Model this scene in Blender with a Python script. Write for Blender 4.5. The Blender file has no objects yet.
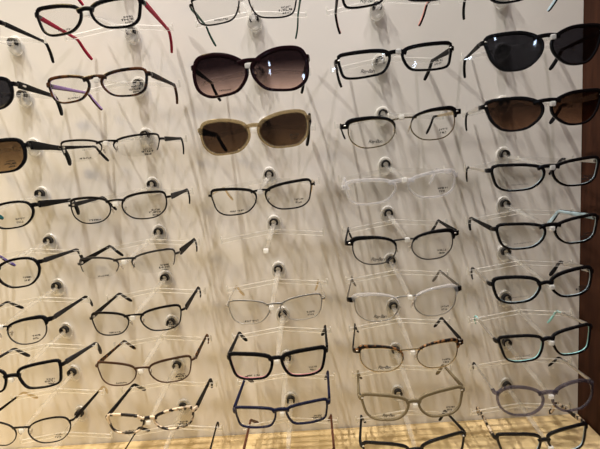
import bpy, bmesh, math, random
from mathutils import Vector, Matrix
C = bpy.context.scene.collection
sc = bpy.context.scene
PI = math.pi
random.seed(4)
mm = 0.001

# ------------------------------------------------------------------ materials
MATS = {}
def nt(name):
    m = bpy.data.materials.new(name); m.use_nodes = True
    return m, m.node_tree.nodes, m.node_tree.links
def pbr(name, col, rough=.35, metal=0, coat=0, noise=0, scale=60, spec=.5):
    if name in MATS: return MATS[name]
    m, N, L = nt(name); b = N['Principled BSDF']
    b.inputs['Roughness'].default_value = rough; b.inputs['Metallic'].default_value = metal
    b.inputs['Coat Weight'].default_value = coat; b.inputs['Specular IOR Level'].default_value = spec
    b.inputs['Base Color'].default_value = (*col, 1)
    if noise:
        tc = N.new('ShaderNodeTexCoord'); n = N.new('ShaderNodeTexNoise'); n.inputs['Scale'].default_value = scale
        L.new(tc.outputs['Object'], n.inputs['Vector'])
        r = N.new('ShaderNodeValToRGB')
        r.color_ramp.elements[0].position = .35; r.color_ramp.elements[1].position = .65
        r.color_ramp.elements[0].color = (*[c*(1-noise) for c in col], 1); r.color_ramp.elements[1].color = (*[min(1, c*(1+noise)) for c in col], 1)
        L.new(n.outputs['Fac'], r.inputs['Fac']); L.new(r.outputs['Color'], b.inputs['Base Color'])
    MATS[name] = m; return m
def tort(name, c1, c2, scale=110, lo=.45, hi=.55):
    if name in MATS: return MATS[name]
    m, N, L = nt(name); b = N['Principled BSDF']; b.inputs['Roughness'].default_value = .2
    tc = N.new('ShaderNodeTexCoord'); n = N.new('ShaderNodeTexNoise'); n.inputs['Scale'].default_value = scale; n.inputs['Detail'].default_value = 1
    L.new(tc.outputs['Object'], n.inputs['Vector'])
    r = N.new('ShaderNodeValToRGB'); e = r.color_ramp.elements
    e[0].position = lo; e[0].color = (*c1, 1); e[1].position = hi; e[1].color = (*c2, 1)
    L.new(n.outputs['Fac'], r.inputs['Fac']); L.new(r.outputs['Color'], b.inputs['Base Color'])
    MATS[name] = m; return m
def clear(name, tint=(.96, .96, .95), haze=0.0, hazecol=(.9, .88, .85), ior=1.45, rough=.03, grad=None):
    """thin see-through plastic: transmits straight, reflects by Fresnel, a little milky"""
    if name in MATS: return MATS[name]
    m, N, L = nt(name); N.remove(N['Principled BSDF']); out = N['Material Output']
    tr = N.new('ShaderNodeBsdfTransparent'); tr.inputs['Color'].default_value = (*tint, 1)
    if grad:
        tc = N.new('ShaderNodeTexCoord'); sp = N.new('ShaderNodeSeparateXYZ'); r = N.new('ShaderNodeValToRGB')
        L.new(tc.outputs['Generated'], sp.inputs[0]); L.new(sp.outputs['Z'], r.inputs['Fac'])
        r.color_ramp.elements[0].color = (*grad[0], 1); r.color_ramp.elements[1].color = (*grad[1], 1)
        r.color_ramp.elements[0].position = .05; r.color_ramp.elements[1].position = .75
        L.new(r.outputs['Color'], tr.inputs['Color'])
    gl = N.new('ShaderNodeBsdfGlossy'); gl.inputs['Roughness'].default_value = rough
    fr = N.new('ShaderNodeFresnel'); fr.inputs['IOR'].default_value = ior
    mx = N.new('ShaderNodeMixShader'); 
    ge = N.new('ShaderNodeNewGeometry'); iv = N.new('ShaderNodeMath'); iv.operation = 'SUBTRACT'; iv.inputs[0].default_value = 1; L.new(ge.outputs['Backfacing'], iv.inputs[1])
    ml = N.new('ShaderNodeMath'); ml.operation = 'MULTIPLY'; L.new(fr.outputs[0], ml.inputs[0]); L.new(iv.outputs[0], ml.inputs[1])
    L.new(ml.outputs[0], mx.inputs[0])
    base = tr.outputs[0]
    if haze:
        df = N.new('ShaderNodeBsdfDiffuse'); df.inputs['Color'].default_value = (*hazecol, 1)
        tl = N.new('ShaderNodeBsdfTranslucent'); tl.inputs['Color'].default_value = (*hazecol, 1)
        m1 = N.new('ShaderNodeMixShader'); m1.inputs[0].default_value = .5
        L.new(df.outputs[0], m1.inputs[1]); L.new(tl.outputs[0], m1.inputs[2])
        m2 = N.new('ShaderNodeMixShader'); m2.inputs[0].default_value = haze
        L.new(tr.outputs[0], m2.inputs[1]); L.new(m1.outputs[0], m2.inputs[2]); base = m2.outputs[0]
    L.new(base, mx.inputs[1]); L.new(gl.outputs[0], mx.inputs[2]); L.new(mx.outputs[0], out.inputs['Surface'])
    MATS[name] = m; return m

BLK = pbr('black_acetate', (.006, .006, .007), .14, spec=.25)
MBLK = pbr('black_metal', (.008, .007, .007), .28, spec=.25)
MARO = pbr('dark_maroon_acetate', (.012, .003, .005), .16, spec=.3)
RED = pbr('red_acetate', (.36, .022, .05), .3)
LILAC = pbr('lilac_acetate', (.36, .24, .48), .3)
TEAL = pbr('teal_acetate', (.03, .16, .17), .3)
GREEN = pbr('dark_green_acetate', (.02, .07, .05), .3)
PURP = pbr('violet_tip', (.16, .12, .38), .3)
AQUA = pbr('aqua_acetate', (.30, .62, .62), .3)
PALEB = pbr('pale_blue_acetate', (.38, .50, .56), .3)
NAVY = pbr('navy_acetate', (.005, .007, .028), .18, spec=.35)
PINK = pbr('pink_lining', (.55, .20, .24), .3)
ROSE = pbr('rose_tip', (.60, .30, .26), .35)
OLIVE = pbr('olive_acetate', (.15, .12, .07), .25)
BEIGE = clear('translucent_sand_acetate', (.70, .62, .46), .30, (.55, .47, .32))
SILV = pbr('silver_metal', (.82, .80, .76), .34, 1)
GUN = pbr('gunmetal', (.20, .19, .18), .28, 1)
GOLD = pbr('gold_metal', (.72, .60, .40), .25, 1)
BROWNM = pbr('brown_metal', (.10, .055, .035), .3, .6)
BROWN = pbr('brown_acetate', (.09, .035, .02), .22)
GREYP = pbr('slate_acetate', (.03, .03, .033), .3, spec=.3)
TORT = tort('tortoiseshell', (.010, .007, .006), (.22, .10, .035), 170, .52, .62)
TORTD = tort('black_brown_tortoiseshell', (.010, .007, .006), (.09, .035, .015), 70, .45, .6)
TORTL = tort('black_cream_tortoiseshell', (.015, .012, .012), (.62, .50, .36), 120, .48, .54)
CLEARP = clear('clear_frame_plastic', (.93, .93, .94), .34, (.95, .95, .97), 1.5)
SMOKE = clear('smoky_violet_plastic', (.55, .53, .60), .22, (.22, .20, .25), 1.5)
LENS = clear('clear_lens', (.965, .965, .96), 0, ior=1.38)
LENSG = clear('grey_sun_lens', (.19, .19, .21), 0, ior=1.5, rough=.02)
LENSB = clear('brown_sun_lens', (.1, .05, .03), 0, ior=1.5, rough=.02, grad=((.48, .35, .27), (.23, .17, .135)))
LENSD = clear('dark_brown_sun_lens', (.1, .05, .03), 0, ior=1.5, rough=.02, grad=((.36, .28, .21), (.22, .17, .14)))
LENSP = clear('plum_graded_sun_lens', (.1, .05, .03), 0, ior=1.5, rough=.02, grad=((.82, .70, .66), (.13, .095, .105)))
LENST = clear('khaki_sun_lens', (.1, .05, .03), 0, ior=1.5, rough=.02, grad=((.56, .46, .34), (.34, .27, .20)))
PAD = clear('nose_pad_silicone', (.8, .8, .78), .35, (.8, .75, .68))
INK = pbr('black_lens_print', (.012, .012, .012), .6)
GINK = pbr('grey_lens_print', (.16, .15, .15), .6)
ACR = clear('clear_acrylic', (.985, .985, .98), .04, (.9, .9, .88), 1.49, .03)
ACRA = clear('milky_acrylic_arm', (.97, .97, .96), .17, (.97, .96, .94), 1.49, .06)
ACRE = clear('frosted_acrylic_edge', (.97, .97, .95), .62, (.95, .94, .90), 1.49, .15)
NOSE = clear('painted_glint_nose_rest', (.9, .9, .88), .92, (1, 1, .98), 1.49, .1)  # rest is clear plastic; its bright highlight is painted in as white haze
SOCK = pbr('dark_socket', (.008, .007, .007), .35, spec=.3)

# ------------------------------------------------------------------ mesh helpers
def mesh_obj(name, bm, mats, parent=None, smooth=True, loc=None):
    bmesh.ops.recalc_face_normals(bm, faces=bm.faces[:])
    me = bpy.data.meshes.new(name); bm.to_mesh(me); bm.free()
    if not isinstance(mats, (list, tuple)): mats = [mats]
    for m in mats: me.materials.append(m)
    if smooth:
        for p in me.polygons: p.use_smooth = True
        me.set_sharp_from_angle(angle=math.radians(42))
    o = bpy.data.objects.new(name, me); C.objects.link(o)
    if parent: o.parent = parent
    if loc: o.location = loc
    return o
def ring_faces(bm, A, B, closed_sec=True, mi=None):
    n = len(A)
    for j in range(n if closed_sec else n-1):
        f = bm.faces.new((A[j], A[(j+1) % n], B[(j+1) % n], B[j]))
        if mi: f.material_index = mi[j]
def rsec(hu, hv, r=.35):
    """rounded rectangle section, 12 points, in (u,v)"""
    r = r*min(hu, hv); out = []
    for cx, cy, a0 in ((1, 1, 0), (-1, 1, 90), (-1, -1, 180), (1, -1, 270)):
        for k in (0, 45, 90):
            a = math.radians(a0+k)
            out.append((cx*(hu-r)+r*math.cos(a), cy*(hv-r)+r*math.sin(a)))
    return out
def sweep(bm, pts, hus, hvs, side=None, r=.5, mi=None):
    """pts swept; u axis = 'side', v axis = across both"""
    rings = []; n = len(pts)
    for i, p in enumerate(pts):
        T = (pts[min(i+1, n-1)]-pts[max(i-1, 0)]).normalized()
        s = Vector(side) if side is not None else Vector((1, 0, 0))
        s = (s-T*s.dot(T)).normalized(); u = s.cross(T).normalized()
        rings.append([bm.verts.new(p+s*a+u*b) for a, b in rsec(hus[i], hvs[i], r)])
    for A, B in zip(rings, rings[1:]): ring_faces(bm, A, B, mi=mi)
    bm.faces.new(rings[0]); bm.faces.new(rings[-1])
def box(bm, c, s, bev=0):
    m = Matrix.Translation(c) @ Matrix.Diagonal((*s, 1))
    g = bmesh.ops.create_cube(bm, size=1, matrix=m)
    if bev:
        es = list({e for v in g['verts'] for e in v.link_edges})
        bmesh.ops.bevel(bm, geom=es, offset=bev, segments=2, affect='EDGES')
def ellipsoid(bm, c, r, rot=None, seg=10):
    m = Matrix.Translation(c) @ (rot.to_4x4() if rot else Matrix.Identity(4)) @ Matrix.Diagonal((*r, 1))
    bmesh.ops.create_uvsphere(bm, u_segments=seg, v_segments=seg-2, radius=1, matrix=m)
def empty(name, loc, label, cat, group):
    o = bpy.data.objects.new(name, None); C.objects.link(o); o.location = loc; o.empty_display_size = .01
    o['label'] = label; o['category'] = cat
    if group: o['group'] = group
    return o

# ------------------------------------------------------------------ lens prints
def strokes(bm, x0, z0, w, h, y, seed, dens=1.0):
    rnd = random.Random(seed); x = x0; th = h*.30
    while x < x0+w:
        lw = h*rnd.uniform(.5, .85)
        for _ in range(rnd.choice((2, 2, 3))):
            if rnd.random() < .5:
                box(bm, Vector((x+rnd.uniform(0, lw), y, z0+h/2)), (th, .0002, h))
            else:
                box(bm, Vector((x+lw/2, y, z0+h*rnd.choice((.1, .5, .9)))), (lw, .0002, th))
        x += lw+h*.28/dens
def text_mesh(body):
    cu = bpy.data.curves.new('script_mark', 'FONT'); cu.body = body; cu.size = 1; cu.shear = .35; cu.space_character = .85
    cu.extrude = .01; cu.offset = .004
    ob = bpy.data.objects.new('script_mark', cu); C.objects.link(ob)
    bpy.context.view_layer.update()
    me = bpy.data.meshes.new_from_object(ob)
    bpy.data.objects.remove(ob); bpy.data.curves.remove(cu)
    return me
RB = text_mesh('Ray-Ban')
def print_text(bm, me, x, y, z, size):
    b2 = bmesh.new(); b2.from_mesh(me)
    bmesh.ops.transform(b2, matrix=Matrix.Translation((x, y, z)) @ Matrix.Rotation(math.radians(5), 4, 'Y') @ Matrix.Rotation(PI/2, 4, 'X') @ Matrix.Diagonal((size, size, .02, 1)), verts=b2.verts[:])
    t = bpy.data.meshes.new('t'); b2.to_mesh(t); b2.free(); bm.from_mesh(t); bpy.data.meshes.remove(t)

# ------------------------------------------------------------------ eyewear
SHAPES = {  # control points of the lens edge, x from nasal (-1) to temple side (+1)
 'soft': [(1,.62),(.88,.94),(.35,1.0),(-.32,.90),(-.80,.66),(-1,.22),(-.86,-.38),(-.52,-.86),(0,-1),(.48,-.95),(.82,-.62),(.96,0)],
 'rect': [(1,.66),(.92,.96),(.3,1),(-.38,.93),(-.86,.74),(-1,.34),(-.88,-.38),(-.64,-.86),(-.12,-1),(.42,-1),(.82,-.80),(.95,-.1)],
 'cat': [(1,.72),(.88,1.0),(.35,1.0),(-.3,.90),(-.82,.66),(-1,.25),(-.86,-.4),(-.5,-.88),(0,-1),(.50,-.93),(.82,-.55),(.95,.12)],
 'oval': [(1,.35),(.82,.82),(.35,1),(-.3,.93),(-.8,.62),(-1,.1),(-.85,-.5),(-.45,-.92),(.05,-1),(.5,-.9),(.83,-.5),(.98,-.05)],
 'round': [(1,.2),(.88,.72),(.45,1),(-.2,.98),(-.75,.68),(-1,.15),(-.9,-.45),(-.5,-.9),(0,-1),(.5,-.9),(.88,-.45)],
 'club': [(1,.5),(.9,.90),(.45,1),(-.2,.98),(-.78,.74),(-1,.22),(-.9,-.38),(-.54,-.86),(0,-1),(.5,-.9),(.86,-.48),(.99,.02)],
 'sun': [(1,.5),(.85,.9),(.35,1),(-.25,.9),(-.8,.6),(-1,.1),(-.88,-.45),(-.5,-.9),(.05,-1),(.55,-.92),(.88,-.5),(1,0)],
 'butterfly': [(.93,.6),(.72,.93),(.2,1),(-.35,.85),(-.82,.5),(-1,.15),(-.9,-.35),(-.55,-.85),(0,-1),(.5,-.97),(.88,-.6),(1,0)],
 'catsun': [(1,.80),(.85,.97),(.3,1),(-.3,.92),(-.82,.58),(-1,.15),(-.85,-.4),(-.45,-.88),(0,-1),(.45,-.85),(.78,-.3),(.95,.4)],
 'way': [(1,.75),(.92,.97),(.3,1),(-.4,.93),(-.88,.72),(-1,.35),(-.86,-.4),(-.6,-.86),(-.1,-1),(.42,-.98),(.76,-.72),(.91,-.05)]}
NP = 72
def outline(a, b, shape, s):
    """closed lens edge about (0,0), counter-clockwise; s=+1: temple side is +x"""
    P = SHAPES[shape]
    P = [(x*s, z) for x, z in P]
    if s == 1: P = P[0:]
    else: P = P[::-1]
    # P runs counter-clockwise for s=+1 (right, top, left, bottom); reversed for the mirrored one keeps it so
    n = len(P); raw = []
    for i in range(n):
        p0, p1, p2, p3 = P[i-1], P[i], P[(i+1) % n], P[(i+2) % n]
        for k in range(30):
            t = k/30
            raw.append(tuple(.5*(2*p1[j]+(p2[j]-p0[j])*t+(2*p0[j]-5*p1[j]+4*p2[j]-p3[j])*t*t+(3*p1[j]-p0[j]-3*p2[j]+p3[j])*t**3) for j in (0, 1)))
    x0, x1 = min(q[0] for q in raw), max(q[0] for q in raw); z0, z1 = min(q[1] for q in raw), max(q[1] for q in raw)
    raw = [(((q[0]-x0)/(x1-x0)*2-1)*a, ((q[1]-z0)/(z1-z0)*2-1)*b) for q in raw]
    # start at the rightmost crossing of z = 0
    k0 = min(range(len(raw)), key=lambda i: abs(raw[i][1])+(10 if raw[i][0] < 0 else 0))
    raw = raw[k0:]+raw[:k0]; M = len(raw)
    L = [0]
    for i in range(M):
        p, q = raw[i], raw[(i+1) % M]; L.append(L[-1]+math.hypot(q[0]-p[0], q[1]-p[1]))
    out = []; j = 0
    for k in range(NP):
        d = L[-1]*k/NP
        while L[j+1] < d: j += 1
        f = (d-L[j])/max(1e-9, L[j+1]-L[j]); p, q = raw[j], raw[(j+1) % M]
        out.append((p[0]+(q[0]-p[0])*f, p[1]+(q[1]-p[1])*f))
    return out
KC = 2.0
def yb(x): return KC*x*x
def normals(o):
    n = len(o); r = []
    for i in range(n):
        p, q = o[i-1], o[(i+1) % n]; dx, dz = q[0]-p[0], q[1]-p[1]; l = math.hypot(dx, dz)
        r.append((dz/l, -dx/l))
    return r
def rim(bm, o, cx, cz, th, d, y0=0, inset=.0008, rng=None, lining=False):
    """th: function(i, nx, nz) -> radial width"""
    nn = normals(o); rings = []; idx = range(len(o)) if rng is None else rng
    for i in idx:
        x, z = o[i]; nx, nz = nn[i]; t = th(i, nx, nz)+inset
        ring = []
        sec = rsec(t/2, d/2, .55); sec.insert(6, (-t/2, -d*.12))
        for u, v in sec:
            r = u+t/2-inset
            X = cx+x+nx*r; ring.append(bm.verts.new((X, y0+yb(X)+v, cz+z+nz*r)))
        rings.append(ring)
    mi = [1 if (lining and j in (5, 3, 4, 2)) else 0 for j in range(13)]
    for A, B in zip(rings, rings[1:]): ring_faces(bm, A, B, mi=mi)
    if rng is None: ring_faces(bm, rings[-1], rings[0], mi=mi)
    else: bm.faces.new(rings[0]); bm.faces.new(rings[-1])
PX, PZ, DZ, Z0, HD, DROP = (-.44518, -.26035, -.0704, .1145, .29916), 0, .07801, .2016, .145, .01385
YB = -.055

SATIN = {}
def satin(m):
    """the same colour with a satin side finish, as temples have"""
    if 'Principled BSDF' not in m.node_tree.nodes or m.node_tree.nodes['Principled BSDF'].inputs['Metallic'].default_value > .3: return m
    if m.name not in SATIN:
        c = m.copy(); c.name = 'satin_'+m.name; b = c.node_tree.nodes['Principled BSDF']
        b.inputs['Specular IOR Level'].default_value = .06; b.inputs['Roughness'].default_value = .5; SATIN[m.name] = c
    return SATIN[m.name]
def eyewear(key, x, z, W, w, h, roll, shape, kind, fm, tm, label, tip=None, lining=None, lens=LENS, bw=None, th=None,
            ht=.0042, brow=None, bridge=None, prnt=None, logo=None, sun=False, temple_plain=False, inner=None):
    ci, ri = '0ACDE'.index(key[0]), int(key[1:])
    z0 = Z0-DZ*ri; xc = PX[ci]
    x, z, W, w, h = x*mm, z*mm, W*mm, w*mm, (h-2.2)*mm
    roll = math.radians(roll)
    name = 'sunglasses' if sun else 'eyeglasses'
    cat = 'sunglasses' if sun else 'eyeglasses'
    root = empty(name, (x, -HD-.002, z), label, cat, 'sunglasses on the display wall' if sun else 'eyeglasses on the display wall')
    root.rotation_euler = (0, -roll, 0)
    plastic = kind == 'plastic'
    tm = satin(tm); tip = satin(tip) if tip else tip
    T = th if th else {'plastic': .0026, 'metal': .0011, 'half': .0011, 'club': .0009}[kind]
    if plastic:
        thf = lambda i, nx, nz: T*(.72+.70*max(0, nz)+.30*abs(nx))
        dep = .0036
    elif kind == 'metal':
        thf = lambda i, nx, nz: T*(.85+1.5*max(0, nz)); dep = .0018
    else:
        thf = lambda i, nx, nz: T; dep = .0016
    a = w/2-T-(.0024 if kind == 'club' else 0); b = h/2-T*1.1
    top_extra = .0028 if kind == 'club' else 0
    b -= top_extra/2
    cdx = (W-w)/2-(.0020 if kind == 'club' else 0)
    fb = bmesh.new(); lining_on = lining is not None
    outs = {}
    for s in (-1, 1):
        o = outline(a, b, shape, s); outs[s] = o; cx = s*cdx; cz = -top_extra/2
        nn = normals(o)
        if kind == 'half':
            rng = [i % NP for i in range(-4, NP//2+5)]
            rim(fb, o, cx, cz, lambda i, nx, nz: .0004+.0012*max(0, nz+.3), dep, rng=rng)
        else:
            rim(fb, o, cx, cz, thf, dep, lining=lining_on)
        # lens
        lb = bmesh.new(); fr = []; bk = []
        for x_, z_ in o:
            X = cx+x_; fr.append(lb.verts.new((X, yb(X)-.0007, cz+z_))); bk.append(lb.verts.new((X, yb(X)+.0007, cz+z_)))
        for ring, dy in ((fr, -.0007), (bk, .0007)):
            prev = ring
            for f in (.66, .33):
                cur = [lb.verts.new((cx+x_*f, yb(cx+x_*f)+dy, cz+z_*f)) for x_, z_ in o]
                ring_faces(lb, prev, cur); prev = cur
            cv = lb.verts.new((cx, yb(cx)+dy, cz))
            for i in range(NP): lb.faces.new((prev[i], prev[(i+1) % NP], cv))
        ring_faces(lb, fr, bk)
        ln = mesh_obj('lens', lb, lens, root)
        # prints
        def pr(bmp, mat):
            return mesh_obj('lens_print', bmp, mat, ln, smooth=False)
        ysurf = yb(cx)-.0012
        if prnt and s == -1:
            pb = bmesh.new(); kindp = prnt
            if kindp == 'script':
                print_text(pb, RB, cx-.006, ysurf-.0006, cz-b*.66, .0062); pr(pb, INK)
            elif kindp == 'line':
                strokes(pb, cx-.003, cz-b*.80, .015, .0019, ysurf-.0003, key+'l'); pr(pb, INK)
            elif kindp == 'wide':
                strokes(pb, cx-.010, cz-b*.60, .022, .0015, ysurf, key+'w', .4); pr(pb, GINK)
            elif kindp == 'words':
                strokes(pb, cx-.007, cz-b*.78, .007, .0022, ysurf, key+'w'); strokes(pb, cx+.003, cz-b*.78, .007, .0022, ysurf, key+'v'); pr(pb, INK)
        if logo and s == 1:
            pb = bmesh.new(); lx = cx+a*.22; lz = cz-b*.42; ys = yb(lx)-.0016
            if logo == 'crest':
                for k, (ww, hh, dx) in enumerate(((.011, .0020, .002), (.015, .0024, -.001), (.009, .0020, .003))):
                    strokes(pb, lx+dx, lz-.0033*k, ww, hh, ys, key+str(k), 2)
            else:
                for k, (ww, hh) in enumerate(((.011, .0023), (.007, .0023))):
                    strokes(pb, lx+.001*k, lz-.0040*k, ww, hh, ys, key+str(k))
            pr(pb, INK)
    # bridge
    gap = cdx-a; zb = max(b*.30, min(b*(.64 if kind != 'club' else .74), (z0-.0150)-z+(.0050 if plastic else .0042)+top_extra/2))
    def nasal_x(zz, s):
        best = min(((abs(q[1]-zz), q) for q in outs[s] if q[0]*s < 0), key=lambda t: t[0]); return s*cdx+best[1][0]
    xl, xr = nasal_x(zb, -1), nasal_x(zb, 1)
    bb = bmesh.new() if not plastic else fb
    pts = []; hu = []; hv = []
    hb = max(.0024, T*.72) if plastic else (.0012 if kind != 'club' else .0010)
    K = 10
    for i in range(K+1):
        f = i/K; X = xl-T*.6+(xr-xl+T*1.2)*f; q = 1-(2*f-1)**2
        pts.append(Vector((X, yb(X)-(.0012 if not plastic else .0)*q, zb-top_extra/2+(.0022 if plastic else .0016)*q-.0006)))
        fl = 1+.2*(1-q) if plastic else 1+.5*(1-q)
        hu.append(hb*fl); hv.append((.0019 if plastic else .0009))
    sweep(bb, pts, hu, hv, side=(0, 0, 1))
    # end pieces
    zoff = {'plastic': .60, 'metal': .52, 'half': .50, 'club': .66}[kind]
    zh = b*zoff+(b*.12 if shape in ('cat', 'catsun', 'way') else 0)
    hinge = {}
    eb = fb
    ebs = bmesh.new() if kind == 'club' else None
    for s in (-1, 1):
        zz = zh
        xo = s*cdx+max((q for q in outs[s] if abs(q[1]-zz) < b*.25), key=lambda q: q[0]*s)[0]
        y0 = yb(xo)
        he = .0030 if plastic else (.0016 if kind != 'club' else .0034)
        kx = s*(.0040 if kind == 'club' else 0)
        P = [Vector((xo-s*.0005, y0, zz)), Vector((xo+kx*.8+s*.0022, y0+.0003, zz+.0003)), Vector((xo+kx+s*.0040, y0+.0022, zz+.0003)), Vector((xo+kx+s*.0045, y0+.0055, zz)), Vector((xo+kx+s*.0045, y0+.0085, zz))]
        if kind != 'club':
            sweep(fb, P, [he, he, he*.95, he*.9, he*.8], [.0016 if plastic else .0009]*5, side=(0, 0, 1))
        hinge[s] = (P[-1], y0)
        if key[0] == 'D' and fm is not CLEARP or key in ('E1', 'E2'):
            rv = bmesh.new(); ellipsoid(rv, P[1]+Vector((-s*.0016+kx*0, -.0020 if plastic else -.0019, .0006)), (.0017, .0006, .0009), seg=8)
            mesh_obj('rivet', rv, SILV, root)
        if kind == 'club': hinge[s] = (P[-1], y0, P)
    mats = [fm, lining if lining_on else fm]
    if kind == 'club':
        rimmat = brow[1]
        mesh_obj('frame_front', fb, [rimmat], root)
        for s in (-1, 1):
            b2 = bmesh.new(); o = outs[s]; cx = s*cdx
            if s == 1: rng = list(range(3, NP//2-1))
            else: rng = list(range(1, NP//2-2))
            rng = [i % NP for i in rng]
            nr = len(rng)
            def tb(i, nx, nz, rng=rng, s=s):
                k = rng.index(i)/(nr-1); k = k if s == -1 else 1-k    # 0 nasal .. 1 temple
                end = min(1, k/.08, (1-k)/.08+.25)
                return (.0026+.0034*k**1.3)*max(.35, end)
            rim(b2, o, cx, -top_extra/2, tb, .0038, y0=-.0006, inset=0, rng=rng)
            P = hinge[s][2]
            b3 = bmesh.new() if fm is CLEARP else b2
            sweep(b3, P, [.0036, .0034, .0032, .0028, .0024], [.0016]*5, side=(0, 0, 1))
            if b3 is not b2: ep = mesh_obj('end_piece', b3, [BLK], root)
            bo = mesh_obj('brow_bar', b2, [fm], root)
    else:
        mesh_obj('frame_front', fb, mats, root)
    if not plastic: mesh_obj('bridge', bb, [brow[1] if kind == 'club' else fm], root)
    # nose pads
    if not plastic:
        for s in (-1, 1):
            pb = bmesh.new(); c = Vector((s*.0085, .0065, -b*.12))
            ellipsoid(pb, c, (.0012, .0022, .0048), Matrix.Rotation(s*math.radians(18), 3, 'Y'))
            no = mesh_obj('nose_pad', pb, PAD, root)
            pw = bmesh.new(); xn = nasal_x(b*.1, s)
            sweep(pw, [Vector((xn, yb(xn)+.0004, b*.1)), Vector((xn-s*.0005, .005, b*.02)), Vector((s*.0098, .0085, -b*.05)), c+Vector((s*.0006, .0005, 0))], [.0006]*4, [.0006]*4)
            mesh_obj('pad_arm', pw, SILV if kind != 'club' else GOLD, no)
    # temples
    iroll = Matrix.Rotation(roll, 3, 'Y')     # world -> local
    for s in (-1, 1):
        H = hinge[s][0]
        bx = xc+s*min(.0695, W/2+.001)
        bz = z0-.0100-.0095*abs(bx-xc)/.0768+.0032+ht/2+.0004
        tgt = iroll @ (Vector((bx, YB, bz))-root.location)
        st = H+Vector((0, .0016, 0))
        d = (tgt-st); un = d.normalized()
        ext = .012
        bend = tgt+un*ext
        inw = Vector((-s*.10, 0, 0))
        dirs = []
        p = bend.copy(); path = [st+un*d.length*f for f in (0, .06, .25, .5, .75, .93)]+[tgt, bend]
        hts = [ht*1.05, ht*1.05, ht, ht*.85, ht*.72, ht*.66, ht*.66, ht*.68]
        ang = math.atan2(un.z, un.y)
        cur = []
        steps = 9; seglen = .036/steps
        for k in range(steps):
            an = ang-math.radians(min(46, 16*(k+1)))
            p = p+Vector((-s*.0004*(k+1)*.35, math.cos(an)*seglen, math.sin(an)*seglen)); cur.append(p.copy())
            hts.append(ht*(.70+.22*min(1, k/5)) if plastic else .0030+.0012*min(1, k/5))
        hts[-1] *= .6
        allp = path+cur
        tk = .0018 if plastic else .0009; ht *= 1.22; hts = [q*1.22 for q in hts]
        tb_ = bmesh.new()
        if plastic and tip is None:
            mi = [0]*12
            if inner:
                for j in ((4, 5, 6) if s == 1 else (10, 11, 0)): mi[j] = 1
            sweep(tb_, allp, [tk]*len(allp), [q/2 for q in hts], side=(1, 0, 0), r=.7, mi=mi)
            te = mesh_obj('temple', tb_, [tm, satin(inner)] if inner else tm, root)
        else:
            cut = 6
            hh = [q/2*(.62 if not plastic else 1) for q in hts[:cut+1]]
            if kind == 'half' or ht > .0045: hh = [q/2 for q in hts[:cut+1]]
            sweep(tb_, allp[:cut+1], [tk]*(cut+1), hh, side=(1, 0, 0), r=.7)
            te = mesh_obj('temple', tb_, tm, root)
            t2 = bmesh.new(); q = allp[cut-1:]; q[0] = allp[cut-1].lerp(allp[cut], .4)
            hq = [v/2 for v in hts[cut-1:]]; tq = [.0011]*len(q)
            sweep(t2, q, tq, hq, side=(1, 0, 0), r=.8)
            mesh_obj('temple_tip', t2, tip if tip else satin(BLK), te)
        hb2 = bmesh.new(); box(hb2, st+Vector((-s*.0022, -.001, 0)), (.0018, .0046, .0026 if not plastic else .0032), .0004)
        mesh_obj('hinge', hb2, SILV if not plastic else GUN, te)
        if temple_plain:    # metal emblem on the temple side
            e = bmesh.new(); ellipsoid(e, st+un*.010+Vector((s*.0015, 0, 0)), (.0008, .005, .0016)); mesh_obj('temple_emblem', e, SILV, te)
    return root

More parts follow.
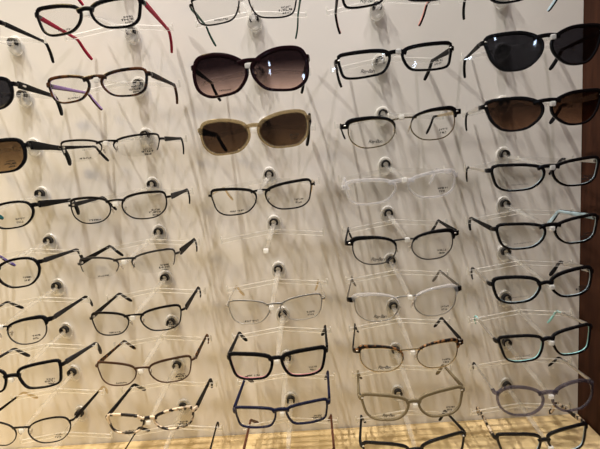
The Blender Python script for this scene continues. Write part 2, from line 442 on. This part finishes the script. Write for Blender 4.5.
# ------------------------------------------------------------------ display holders
def holder_parts():
    P = {}
    # wall disc (origin = centre of the socket on the wall)
    bm = bmesh.new(); n = 40; rings = []
    for (ry, sc_) in ((0, 1.0), (-.0024, 1.0), (-.0038, .90), (-.0040, .62)):
        rings.append([bm.verts.new((.0118*sc_*math.cos(2*PI*i/n), ry, -.003*sc_*1+.0150*sc_*math.sin(2*PI*i/n))) for i in range(n)])
    mis = [1, 1, 0]
    for A, B, m_ in zip(rings, rings[1:], mis): ring_faces(bm, A, B, mi=[m_]*n)
    bm.faces.new(rings[0]); bm.faces.new(rings[-1])
    P['wall_disc'] = (bm, [ACR, ACRE])
    # dark socket: ring around the root of the arm
    bm = bmesh.new(); n = 28; prof = ((.0042, -.0042), (.0042, -.0105), (.0050, -.0115), (.0070, -.0110), (.0074, -.0042))
    rr = [[bm.verts.new((r*math.cos(t_), y, r*math.sin(t_))) for r, y in prof] for t_ in [math.radians(-38+256*i/(n-1)) for i in range(n)]]
    bm.faces.new(rr[0]); bm.faces.new(rr[-1])
    for i in range(n-1):
        A, B = rr[i], rr[i+1]
        for j in range(5): bm.faces.new((A[j], A[(j+1) % 5], B[(j+1) % 5], B[j]))
    P['socket'] = (bm, SOCK)
    # arm
    bm = bmesh.new(); y1 = -HD; z1 = -DROP
    pts = [Vector((0, -.0045, -.0022)), Vector((0, -.03, -.0040)), Vector((0, -.06, -.0060)), Vector((0, -.10, -.0100)), Vector((0, -.138, -.0150)), Vector((0, -.1455, -.0150))]
    sweep(bm, pts, [.0040, .0040, .0040, .0036, .0028, .0024], [.0017]*6, side=(1, 0, 0), r=.5)
    P['arm'] = (bm, ACRA)
    # crossbar, an upside-down shallow V sitting on the arm, with upright end stops
    bm = bmesh.new()
    zc, ze = -.0072+.0015, -.0072-.0080
    xs = [-.0768, -.05, -.02, 0, .02, .05, .0768]
    pp = []
    for xx in xs:
        f = abs(xx)/.0768; pp.append((xx, YB, zc+(ze-zc)*f**1.05))
    hh = .0031; hy = .0014
    rings = [[bm.verts.new((q[0], q[1]+sy*hy, q[2]+sz*hh)) for sy, sz in ((-1, -1), (1, -1), (1, 1), (-1, 1))] for q in pp]
    for A, B in zip(rings, rings[1:]): ring_faces(bm, A, B, mi=[1, 0, 1, 0])
    bm.faces.new(rings[0]); bm.faces.new(rings[-1])
    P['crossbar'] = (bm, [ACR, ACRE])
    for s in (-1, 1):
        bm = bmesh.new(); box(bm, Vector((s*.0776, YB, ze+.002)), (.0022, .0040, .0105), .0005)
        P['end_stop%d' % s] = (bm, ACRE)
    bm = bmesh.new(); box(bm, Vector((0, YB-.0002, zc)), (.0022, .0030, .0068), .0004)
    P['centre_joint'] = (bm, ACRE)
    bm = bmesh.new(); box(bm, Vector((0, -.1480, -.0150)), (.0066, .0046, .0062), .0008)
    P['nose_rest'] = (bm, NOSE)
    return P
proto = None
def holder(ci, ri, label):
    global proto
    loc = (PX[ci], -.0002, Z0-DZ*ri)
    t = empty('display_holder', loc, label, 'display holder', 'clear acrylic eyewear holders')
    if proto is None:
        proto = [mesh_obj(k.rstrip('-1'), bm, m, t) for k, (bm, m) in holder_parts().items()]
        for o in proto: o.name = o.name
    else:
        for o in proto:
            c = o.copy(); c.parent = t; C.objects.link(c)
    return t

# ------------------------------------------------------------------ the setting
def wood(name, c1, c2, rough=.45, sx=3, axis='X'):
    m, N, L = nt(name); b = N['Principled BSDF']; b.inputs['Roughness'].default_value = rough
    tc = N.new('ShaderNodeTexCoord'); mp = N.new('ShaderNodeMapping'); n = N.new('ShaderNodeTexNoise'); r = N.new('ShaderNodeValToRGB')
    mp.inputs['Scale'].default_value = (sx, 40, 40) if axis == 'X' else (40, 40, sx)
    n.inputs['Scale'].default_value = 2.2; n.inputs['Detail'].default_value = 6
    L.new(tc.outputs['Object'], mp.inputs[0]); L.new(mp.outputs[0], n.inputs['Vector']); L.new(n.outputs['Fac'], r.inputs['Fac'])
    r.color_ramp.elements[0].position = .35; r.color_ramp.elements[1].position = .68
    r.color_ramp.elements[0].color = (*c1, 1); r.color_ramp.elements[1].color = (*c2, 1)
    L.new(r.outputs['Color'], b.inputs['Base Color']); return m
WALL = pbr('off_white_laminate', (.74, .705, .65), .42, noise=.02, scale=3)
SHELF = wood('pale_oak', (.50, .37, .18), (.68, .52, .28))
BROWNW = wood('dark_brown_wood', (.034, .012, .006), (.060, .022, .011), .7, 3, 'Z')
BROWNW.node_tree.nodes['Principled BSDF'].inputs['Specular IOR Level'].default_value = .12
def struct(name, c, s, m, bev=.0006):
    bm = bmesh.new(); box(bm, Vector(c), s, bev); o = mesh_obj(name, bm, m, smooth=False); o['kind'] = 'structure'; return o
ZS = -.4855
SX = .4215
struct('wall_back', ((-1.1+SX)/2, .0105, .2), (SX+1.1, .0200, 1.5), WALL)
struct('wall_right', (SX+.0105, -.21, .1), (.020, .46, 1.7), BROWNW)
bm = bmesh.new(); box(bm, Vector(((-1.1+SX)/2-.0005, -.171, ZS-.0125)), (SX+1.1-.002, .340, .025), .001)
sh = mesh_obj('display_shelf', bm, SHELF, smooth=False)
sh['label'] = 'pale yellow wooden shelf along the bottom of the display wall'; sh['category'] = 'shelf'

# ------------------------------------------------------------------ all the eyewear
E_ = []
def G(*a, **k): E_.append((a, k))
EC = 'frame with'
# far left column (mostly cut by the left edge)
G('00', -445, 180, 136, 60, 38, 1, 'rect', 'plastic', BLK, BLK, 'black eyeglasses at the top left edge, only a long black temple in view', ht=.0040)
G('01', -446, 103, 143, 64, 44, 1.5, 'sun', 'plastic', BLK, BLK, 'dark grey-lensed black sunglasses cut by the left edge, silver temple emblem', lens=LENSG, sun=True, ht=.0060, temple_plain=True)
G('02', -445, 24, 146, 66, 47, 2, 'sun', 'plastic', BLK, BLK, 'brown-lensed black sunglasses cut by the left edge', lens=LENST, sun=True, ht=.0075, logo='crest', th=.0030)
G('03', -444.5, -53, 138, 59, 39, 2, 'oval', 'plastic', BLK, BLK, 'black oval eyeglasses with temples lined teal inside, cut by the left edge', inner=TEAL, th=.0017, ht=.0060, logo='digits')
G('04', -443.3, -131.5, 126, 57.8, 44, 2, 'oval', 'plastic', BLK, GREYP, 'black round-cornered eyeglasses with temples lined violet inside, cut by the left edge', inner=PURP, th=.0019, ht=.0044, logo='digits')
G('05', -446.1, -214.9, 129.4, 57.7, 41, 3.2, 'club', 'club', BLK, GREYP, 'black browline eyeglasses with thin metal lower rims at the left edge', tip=BLK, brow=(BLK, GUN), ht=.0046, logo='digits')
G('06', -443.9, -281.8, 135.4, 60, 42, 2.5, 'rect', 'plastic', BLK, GREYP, 'thick black rectangular eyeglasses with dark grey temples at the left edge', th=.0026, ht=.0050, logo='crest')
G('07', -446, -364.8, 135.1, 59.2, 41, 0, 'oval', 'metal', MBLK, MBLK, 'thin black metal eyeglasses with pale gold temple tips in the bottom left corner', tip=GOLD, th=.0008, logo='digits')
# second column
G('A-1', -260, 263, 134, 60, 38, 0, 'soft', 'plastic', BLK, RED, 'red temple tip of eyeglasses hanging above the top edge', ht=.0045)
G('A0', -260.9, 184.3, 133.8, 62.2, 40.1, 1.3, 'cat', 'plastic', BLK, RED, 'black-fronted eyeglasses with red temples', ht=.0048, prnt='line', logo='crest', th=.0027)
G('A1', -262.8, 101.8, 129.2, 58, 37.6, 1.1, 'soft', 'plastic', TORTD, TORTD, 'black and dark brown eyeglasses with lilac-lined temples', inner=LILAC, lining=LILAC, ht=.0046, prnt='line', logo='crest', th=.0022)
G('A2', -259.5, 24.2, 131.7, 59.2, 31.5, -.1, 'soft', 'half', MBLK, MBLK, 'half-rim black metal eyeglasses with slim silver-banded temples, level with the sand sunglasses', tip=BLK, ht=.0040, prnt='line', logo='crest')
G('A3', -260.2, -53.8, 130.6, 58.5, 37.8, .3, 'club', 'metal', MBLK, GREYP, 'full-rim thin black metal eyeglasses with flat temples, under the half-rim black pair', tip=BLK, th=.0011, ht=.0050, prnt='line', logo='crest')
G('A4', -259.7, -130.9, 133.5, 58.7, 33.5, 1.9, 'soft', 'half', GUN, MBLK, 'half-rim gunmetal eyeglasses with wide black temples', tip=BLK, ht=.0060, prnt='line', logo='crest')
G('A5', -258.6, -210.7, 127.1, 56.1, 36.5, 1.5, 'soft', 'metal', MBLK, MBLK, 'black metal eyeglasses with rounded rectangular rims and wide black temples, above the brown pair', tip=BLK, th=.0011, ht=.0052, prnt='line', logo='crest')
G('A6', -258.5, -285.7, 135.7, 59.7, 38.3, .1, 'cat', 'metal', BROWNM, TORT, 'dark brown metal cat-eye eyeglasses with tortoiseshell temples', tip=TORT, th=.0011, ht=.0048, prnt='line', logo='crest')
G('A7', -259.8, -360.7, 126.9, 57.2, 34.4, 2.2, 'soft', 'plastic', TORTL, BLK, 'black and cream mottled eyeglasses with black temples', th=.0022, ht=.0048, prnt='line', logo='crest')
G('A8', -258.5, -444, 133, 60, 36, 1, 'soft', 'metal', MBLK, MBLK, 'eyeglasses whose thin black temples rise over the bottom edge, second column from left', tip=BLK, ht=.0036)
# third column
G('C0', -66.9, 178, 131.9, 61, 37.5, .7, 'way', 'metal', MBLK, GREEN, 'thin black-rimmed eyeglasses with dark green temples at the top edge', tip=GREEN, th=.0013, ht=.0040, prnt='line', logo='crest')
G('C1', -68.5, 100.5, 147.9, 73, 57, .2, 'butterfly', 'plastic', MARO, BLK, 'oversized dark maroon sunglasses with plum graded lenses', lens=LENSP, sun=True, th=.0036, ht=.0050, prnt='line')
G('C2', -70.8, 26.5, 141.7, 66.6, 49, 2, 'sun', 'plastic', BEIGE, BLK, 'translucent sand-framed sunglasses with dark brown lenses', lens=LENSD, sun=True, th=.0028, ht=.0075, logo='digits')
G('C3', -69.8, -56.8, 133.8, 61.9, 38.7, 1.8, 'cat', 'metal', MBLK, GOLD, 'black metal cat-eye eyeglasses with gold temples', tip=GOLD, th=.0013, ht=.0036, prnt='words', logo='digits')
G('C5', -66.1, -208.9, 128.8, 57.7, 37.1, .5, 'soft', 'metal', SILV, SILV, 'thin silver wire eyeglasses with gold-coloured temple tips', tip=GOLD, th=.0007, ht=.0030, prnt='words', logo='digits')
G('C6', -70.5, -288.1, 137.7, 64.1, 44, .2, 'way', 'plastic', BLK, BLK, 'thick black square eyeglasses with a pink inner lining', lining=PINK, th=.0034, ht=.0050, prnt='words', logo='digits')
G('C7', -71.9, -364, 133.5, 60.4, 36.4, 1.8, 'rect', 'plastic', NAVY, NAVY, 'narrow dark navy blue rectangular eyeglasses', th=.0022, ht=.0046, logo='crest')
G('C8', -70.4, -445.3, 132.6, 60.2, 37, 2.6, 'rect', 'plastic', BROWN, BROWN, 'dark brown eyeglasses rising over the bottom edge, below the navy pair', th=.0022, ht=.0042)
# fourth column
G('D0', 113.5, 178.5, 128, 56.5, 34, .1, 'rect', 'plastic', BLK, BLK, 'black eyeglasses with rose-lined temples cut by the top edge', inner=ROSE, th=.0022, ht=.0036, prnt='script')
G('D1', 111.8, 98.4, 142.3, 65, 36.5, 1.2, 'rect', 'plastic', BLK, BLK, 'glossy black rectangular eyeglasses with a script mark on the lens', th=.0027, ht=.0046, prnt='script', logo='digits')
G('D2', 115.8, 17, 145.1, 64, 42, 2.4, 'club', 'club', BLK, GOLD, 'black browline eyeglasses with gold rims and gold temples', tip=BLK, brow=(BLK, GOLD), ht=.0034, prnt='script', logo='digits')
G('D3', 111.1, -58.7, 144.3, 65.6, 37.3, 1.8, 'soft', 'plastic', CLEARP, CLEARP, 'fully transparent clear plastic eyeglasses', th=.0024, ht=.0036, logo='digits')
G('D4', 109.9, -136.5, 142.1, 62.1, 41.5, .9, 'club', 'club', BLK, BLK, 'matte black browline eyeglasses with black temples and silver rims', tip=BLK, brow=(BLK, GUN), ht=.0046, prnt='script', logo='digits')
G('D5', 109.5, -214.6, 146.5, 64.1, 43.5, 1.8, 'club', 'club', CLEARP, GUN, 'clear-topped browline eyeglasses with black corner pieces and silver rims', tip=GUN, brow=(CLEARP, SILV), ht=.0034, prnt='script', logo='digits')
G('D6', 110.7, -289.2, 143.8, 63.6, 42, .6, 'club', 'club', TORT, BLK, 'tortoiseshell browline eyeglasses with gold lower rims', tip=BLK, brow=(TORT, GOLD), ht=.0046, prnt='script', logo='digits')
G('D7', 112.6, -361.9, 143, 66, 44.5, .9, 'cat', 'plastic', OLIVE, OLIVE, 'olive taupe plastic eyeglasses with wide rounded rims', th=.0026, ht=.0038, prnt='script', logo='digits')
G('D8', 111.8, -434, 146.5, 66.5, 43, 2.6, 'cat', 'plastic', BLK, BLK, 'glossy black eyeglasses with thin temples at the bottom edge, below the olive pair', th=.0026, ht=.0030)
# fifth column
G('E0', 291, 170, 133, 58, 38, .5, 'soft', 'plastic', BLK, BLK, 'black eyeglasses with pale-blue-lined temples at the top edge', inner=PALEB, th=.0022, ht=.0038)
G('E1', 292.9, 96.4, 143.2, 68.1, 50, .6, 'catsun', 'plastic', BLK, BLK, 'black cat-eye sunglasses with dark grey lenses', lens=LENSG, sun=True, th=.0026, ht=.0044)
G('E2', 293.2, 22.1, 145.2, 69.2, 45.5, 1, 'catsun', 'plastic', BLK, SILV, 'black cat-eye sunglasses with brown lenses and silver temples', tip=BLK, lens=LENSB, sun=True, th=.0026, ht=.0052)
G('E3', 294.9, -56.7, 136.5, 64.5, 39, .4, 'cat', 'plastic', BLK, SILV, 'black eyeglasses with silver temples and pale grey-blue lining, under the brown-lensed sunglasses', tip=BLK, lining=PALEB, th=.0023, ht=.0040, prnt='wide', logo='crest')
G('E4', 297.3, -132.1, 130.8, 60.7, 39.3, 1.9, 'cat', 'plastic', BLK, BLK, 'black eyeglasses with pale blue lining, third pair up from the aqua-lined one', inner=PALEB, lining=PALEB, th=.0022, ht=.0050, prnt='wide', logo='crest')
G('E5', 291.6, -203.5, 131.6, 60.6, 42, 3.2, 'soft', 'plastic', BLK, SILV, 'black eyeglasses with jewelled silver temples and black tips, above the aqua-lined pair', tip=BLK, lining=PALEB, th=.0027, ht=.0048, prnt='wide', logo='crest', temple_plain=True)
G('E6', 295.1, -285.7, 124.5, 57.4, 43, 5, 'way', 'plastic', BLK, SILV, 'black eyeglasses with bright aqua lining and slim metal temples', tip=AQUA, lining=AQUA, th=.0023, ht=.0028, prnt='wide')
G('E7', 295.3, -364.7, 132.6, 61.6, 48, 2, 'round', 'plastic', SMOKE, SILV, 'translucent smoky violet eyeglasses with large round rims', tip=BLK, th=.0026, ht=.0028, prnt='wide')
G('E8', 290.8, -431, 125.8, 59.5, 42, 4, 'way', 'plastic', BLK, TORTL, 'black eyeglasses with black and cream patterned temples in the bottom right', lining=PALEB, th=.0026, ht=.0044)
SHORT = {}
for a, k in E_:
    eyewear(*a, **k)
    SHORT[a[0]] = a[11]

# ------------------------------------------------------------------ the holders
HL = {
 '00': 'topmost clear acrylic holder at the left edge, behind a long black temple', '01': 'clear acrylic holder carrying the grey-lensed sunglasses at the left edge',
 '02': 'clear acrylic holder carrying the brown-lensed sunglasses at the left edge', '03': 'clear acrylic holder behind the black oval pair with teal tips',
 '04': 'clear acrylic holder behind the pair with violet tips', '05': 'clear acrylic holder carrying the black browline pair at the left edge',
 '06': 'clear acrylic holder carrying the thick black rectangular pair at the left edge', '07': 'clear acrylic holder carrying the thin metal pair in the bottom left corner',
 '08': 'empty clear acrylic holder, lowest in the left column, beside the patterned pair\'s tip',
 'A-1': 'clear acrylic holder above the top edge, over the red-templed pair',
 'A0': 'clear acrylic holder carrying the black pair with red temples', 'A1': 'clear acrylic holder carrying the pair with lilac tips',
 'A2': 'clear acrylic holder carrying the half-rim black metal pair', 'A3': 'clear acrylic holder carrying the full-rim thin black metal pair',
 'A4': 'clear acrylic holder carrying the half-rim gunmetal pair', 'A5': 'clear acrylic holder carrying the black metal pair above the brown cat-eye pair',
 'A6': 'clear acrylic holder carrying the brown metal cat-eye pair', 'A7': 'clear acrylic holder carrying the black and cream mottled pair',
 'A8': 'clear acrylic holder just above the shelf, below the mottled pair',
 'C0': 'clear acrylic holder above the oversized maroon sunglasses', 'C1': 'clear acrylic holder behind the oversized maroon sunglasses',
 'C2': 'clear acrylic holder carrying the sand-framed sunglasses', 'C3': 'clear acrylic holder carrying the black cat-eye pair with gold temples',
 'C4': 'empty clear acrylic holder with no glasses on it', 'C5': 'clear acrylic holder carrying the thin silver wire pair',
 'C6': 'clear acrylic holder carrying the thick black square pair', 'C7': 'clear acrylic holder carrying the navy blue pair',
 'C8': 'clear acrylic holder carrying the dark brown pair at the bottom edge',
 'D0': 'clear acrylic holder carrying the pair with rose tips at the top edge', 'D1': 'clear acrylic holder behind the glossy black rectangular pair',
 'D2': 'clear acrylic holder carrying the black and gold browline pair', 'D3': 'clear acrylic holder carrying the transparent plastic pair',
 'D4': 'clear acrylic holder carrying the all-black browline pair', 'D5': 'clear acrylic holder carrying the clear-topped browline pair',
 'D6': 'clear acrylic holder carrying the tortoiseshell browline pair', 'D7': 'clear acrylic holder carrying the olive taupe pair',
 'D8': 'clear acrylic holder carrying the glossy black pair below the olive one',
 'E0': 'clear acrylic holder above the grey-lensed cat-eye sunglasses', 'E1': 'clear acrylic holder carrying the grey-lensed cat-eye sunglasses',
 'E2': 'clear acrylic holder carrying the brown-lensed cat-eye sunglasses', 'E3': 'clear acrylic holder carrying the pair right under the brown-lensed cat-eye sunglasses',
 'E4': 'clear acrylic holder carrying the pale-blue-lined pair with black temples', 'E5': 'clear acrylic holder carrying the pair with jewelled silver temples',
 'E6': 'clear acrylic holder carrying the aqua-lined pair', 'E7': 'clear acrylic holder carrying the smoky violet pair',
 'E8': 'clear acrylic holder carrying the pair with patterned temples in the bottom right'}
for k, lab in HL.items(): holder('0ACDE'.index(k[0]), int(k[1:]), lab)
for o in proto:
    pass

# ------------------------------------------------------------------ light
w = bpy.data.worlds.new('World'); sc.world = w; w.use_nodes = True
bg = w.node_tree.nodes['Background']; bg.inputs[0].default_value = (1.0, .93, .86, 1); bg.inputs[1].default_value = .05
def spot(x, y, z, tx, ty, tz, e, col, size=.02, ang=90, blend=.8):
    l = bpy.data.lights.new('spot_or_fill', 'SPOT'); l.energy = e; l.color = col; l.shadow_soft_size = size; l.spot_size = math.radians(ang); l.spot_blend = blend
    o = bpy.data.objects.new('spot_or_fill', l); C.objects.link(o); o.location = (x, y, z)
    o.rotation_euler = (Vector((tx, ty, tz))-Vector((x, y, z))).to_track_quat('-Z', 'Y').to_euler(); return o
spot(-.30, -.46, 2.1, -.35, 0, -.3, 150, (1, .95, .89), .018, 60)
spot(.28, -.46, 2.1, .20, 0, -.3, 60, (1, .90, .93), .018, 60)
spot(-.95, -.52, 1.9, -.15, 0, -.25, 80, (1, .95, .88), .018, 60)
spot(.80, -.56, 1.9, -.05, 0, -.2, 46, (1, .90, .93), .018, 60)
spot(-1.0, -.9, .9, -.35, 0, -.50, 40, (1, .74, .34), .22, 46)  # added warm fill, wide and soft, to yellow the lower left; no visible fixture
def area(x, y, z, t, sx, e, col):
    l = bpy.data.lights.new('added_area_light', 'AREA'); l.energy = e; l.color = col; l.size = sx
    o = bpy.data.objects.new('added_area_light', l); C.objects.link(o); o.location = (x, y, z)
    o.rotation_euler = (Vector(t)-Vector((x, y, z))).to_track_quat('-Z', 'Y').to_euler(); return o
area(-.8, -1.8, 1.4, (-.1, 0, -.2), .5, 1.5, (1, .90, .78))  # added soft frontal fill from behind the camera, not a known fixture
area(.13, -1.6, .37, (-.05, 0, .1), .03, .10, (.6, .75, 1))  # small bluish light added for a glint on the maroon sunglasses
area(.76, -1.6, .35, (.25, 0, .1), .03, .10, (.6, .75, 1))  # another added bluish light, for a glint on the grey cat-eye lens

# ------------------------------------------------------------------ camera
cam = bpy.data.cameras.new('camera'); cam.sensor_width = 36; cam.sensor_fit = 'HORIZONTAL'; cam.lens = 450*36/600; cam.clip_start = .01
co = bpy.data.objects.new('camera', cam); C.objects.link(co); sc.camera = co
# fitted rotation: rows = camera right / up / forward in (x, z, y)
R_, U_, F_ = (0.99603, -0.08529, 0.02539), (0.08004, 0.98331, 0.16338), (-0.0389, -0.1607, 0.98624)
rows = [(r[0], r[2], r[1]) for r in (R_, U_, F_)]
m = Matrix(((rows[0][0], rows[1][0], -rows[2][0]), (rows[0][1], rows[1][1], -rows[2][1]), (rows[0][2], rows[1][2], -rows[2][2])))
co.matrix_world = Matrix.Translation((0, -.72509, 0)) @ m.to_4x4()

sc.view_settings.view_transform = 'Standard'; sc.view_settings.look = 'None'; sc.view_settings.gamma = 1; sc.view_settings.use_curve_mapping = False
sc.view_settings.exposure = .50
sc.cycles.use_denoising = True
sc.cycles.transparent_max_bounces = 48; sc.cycles.max_bounces = 10
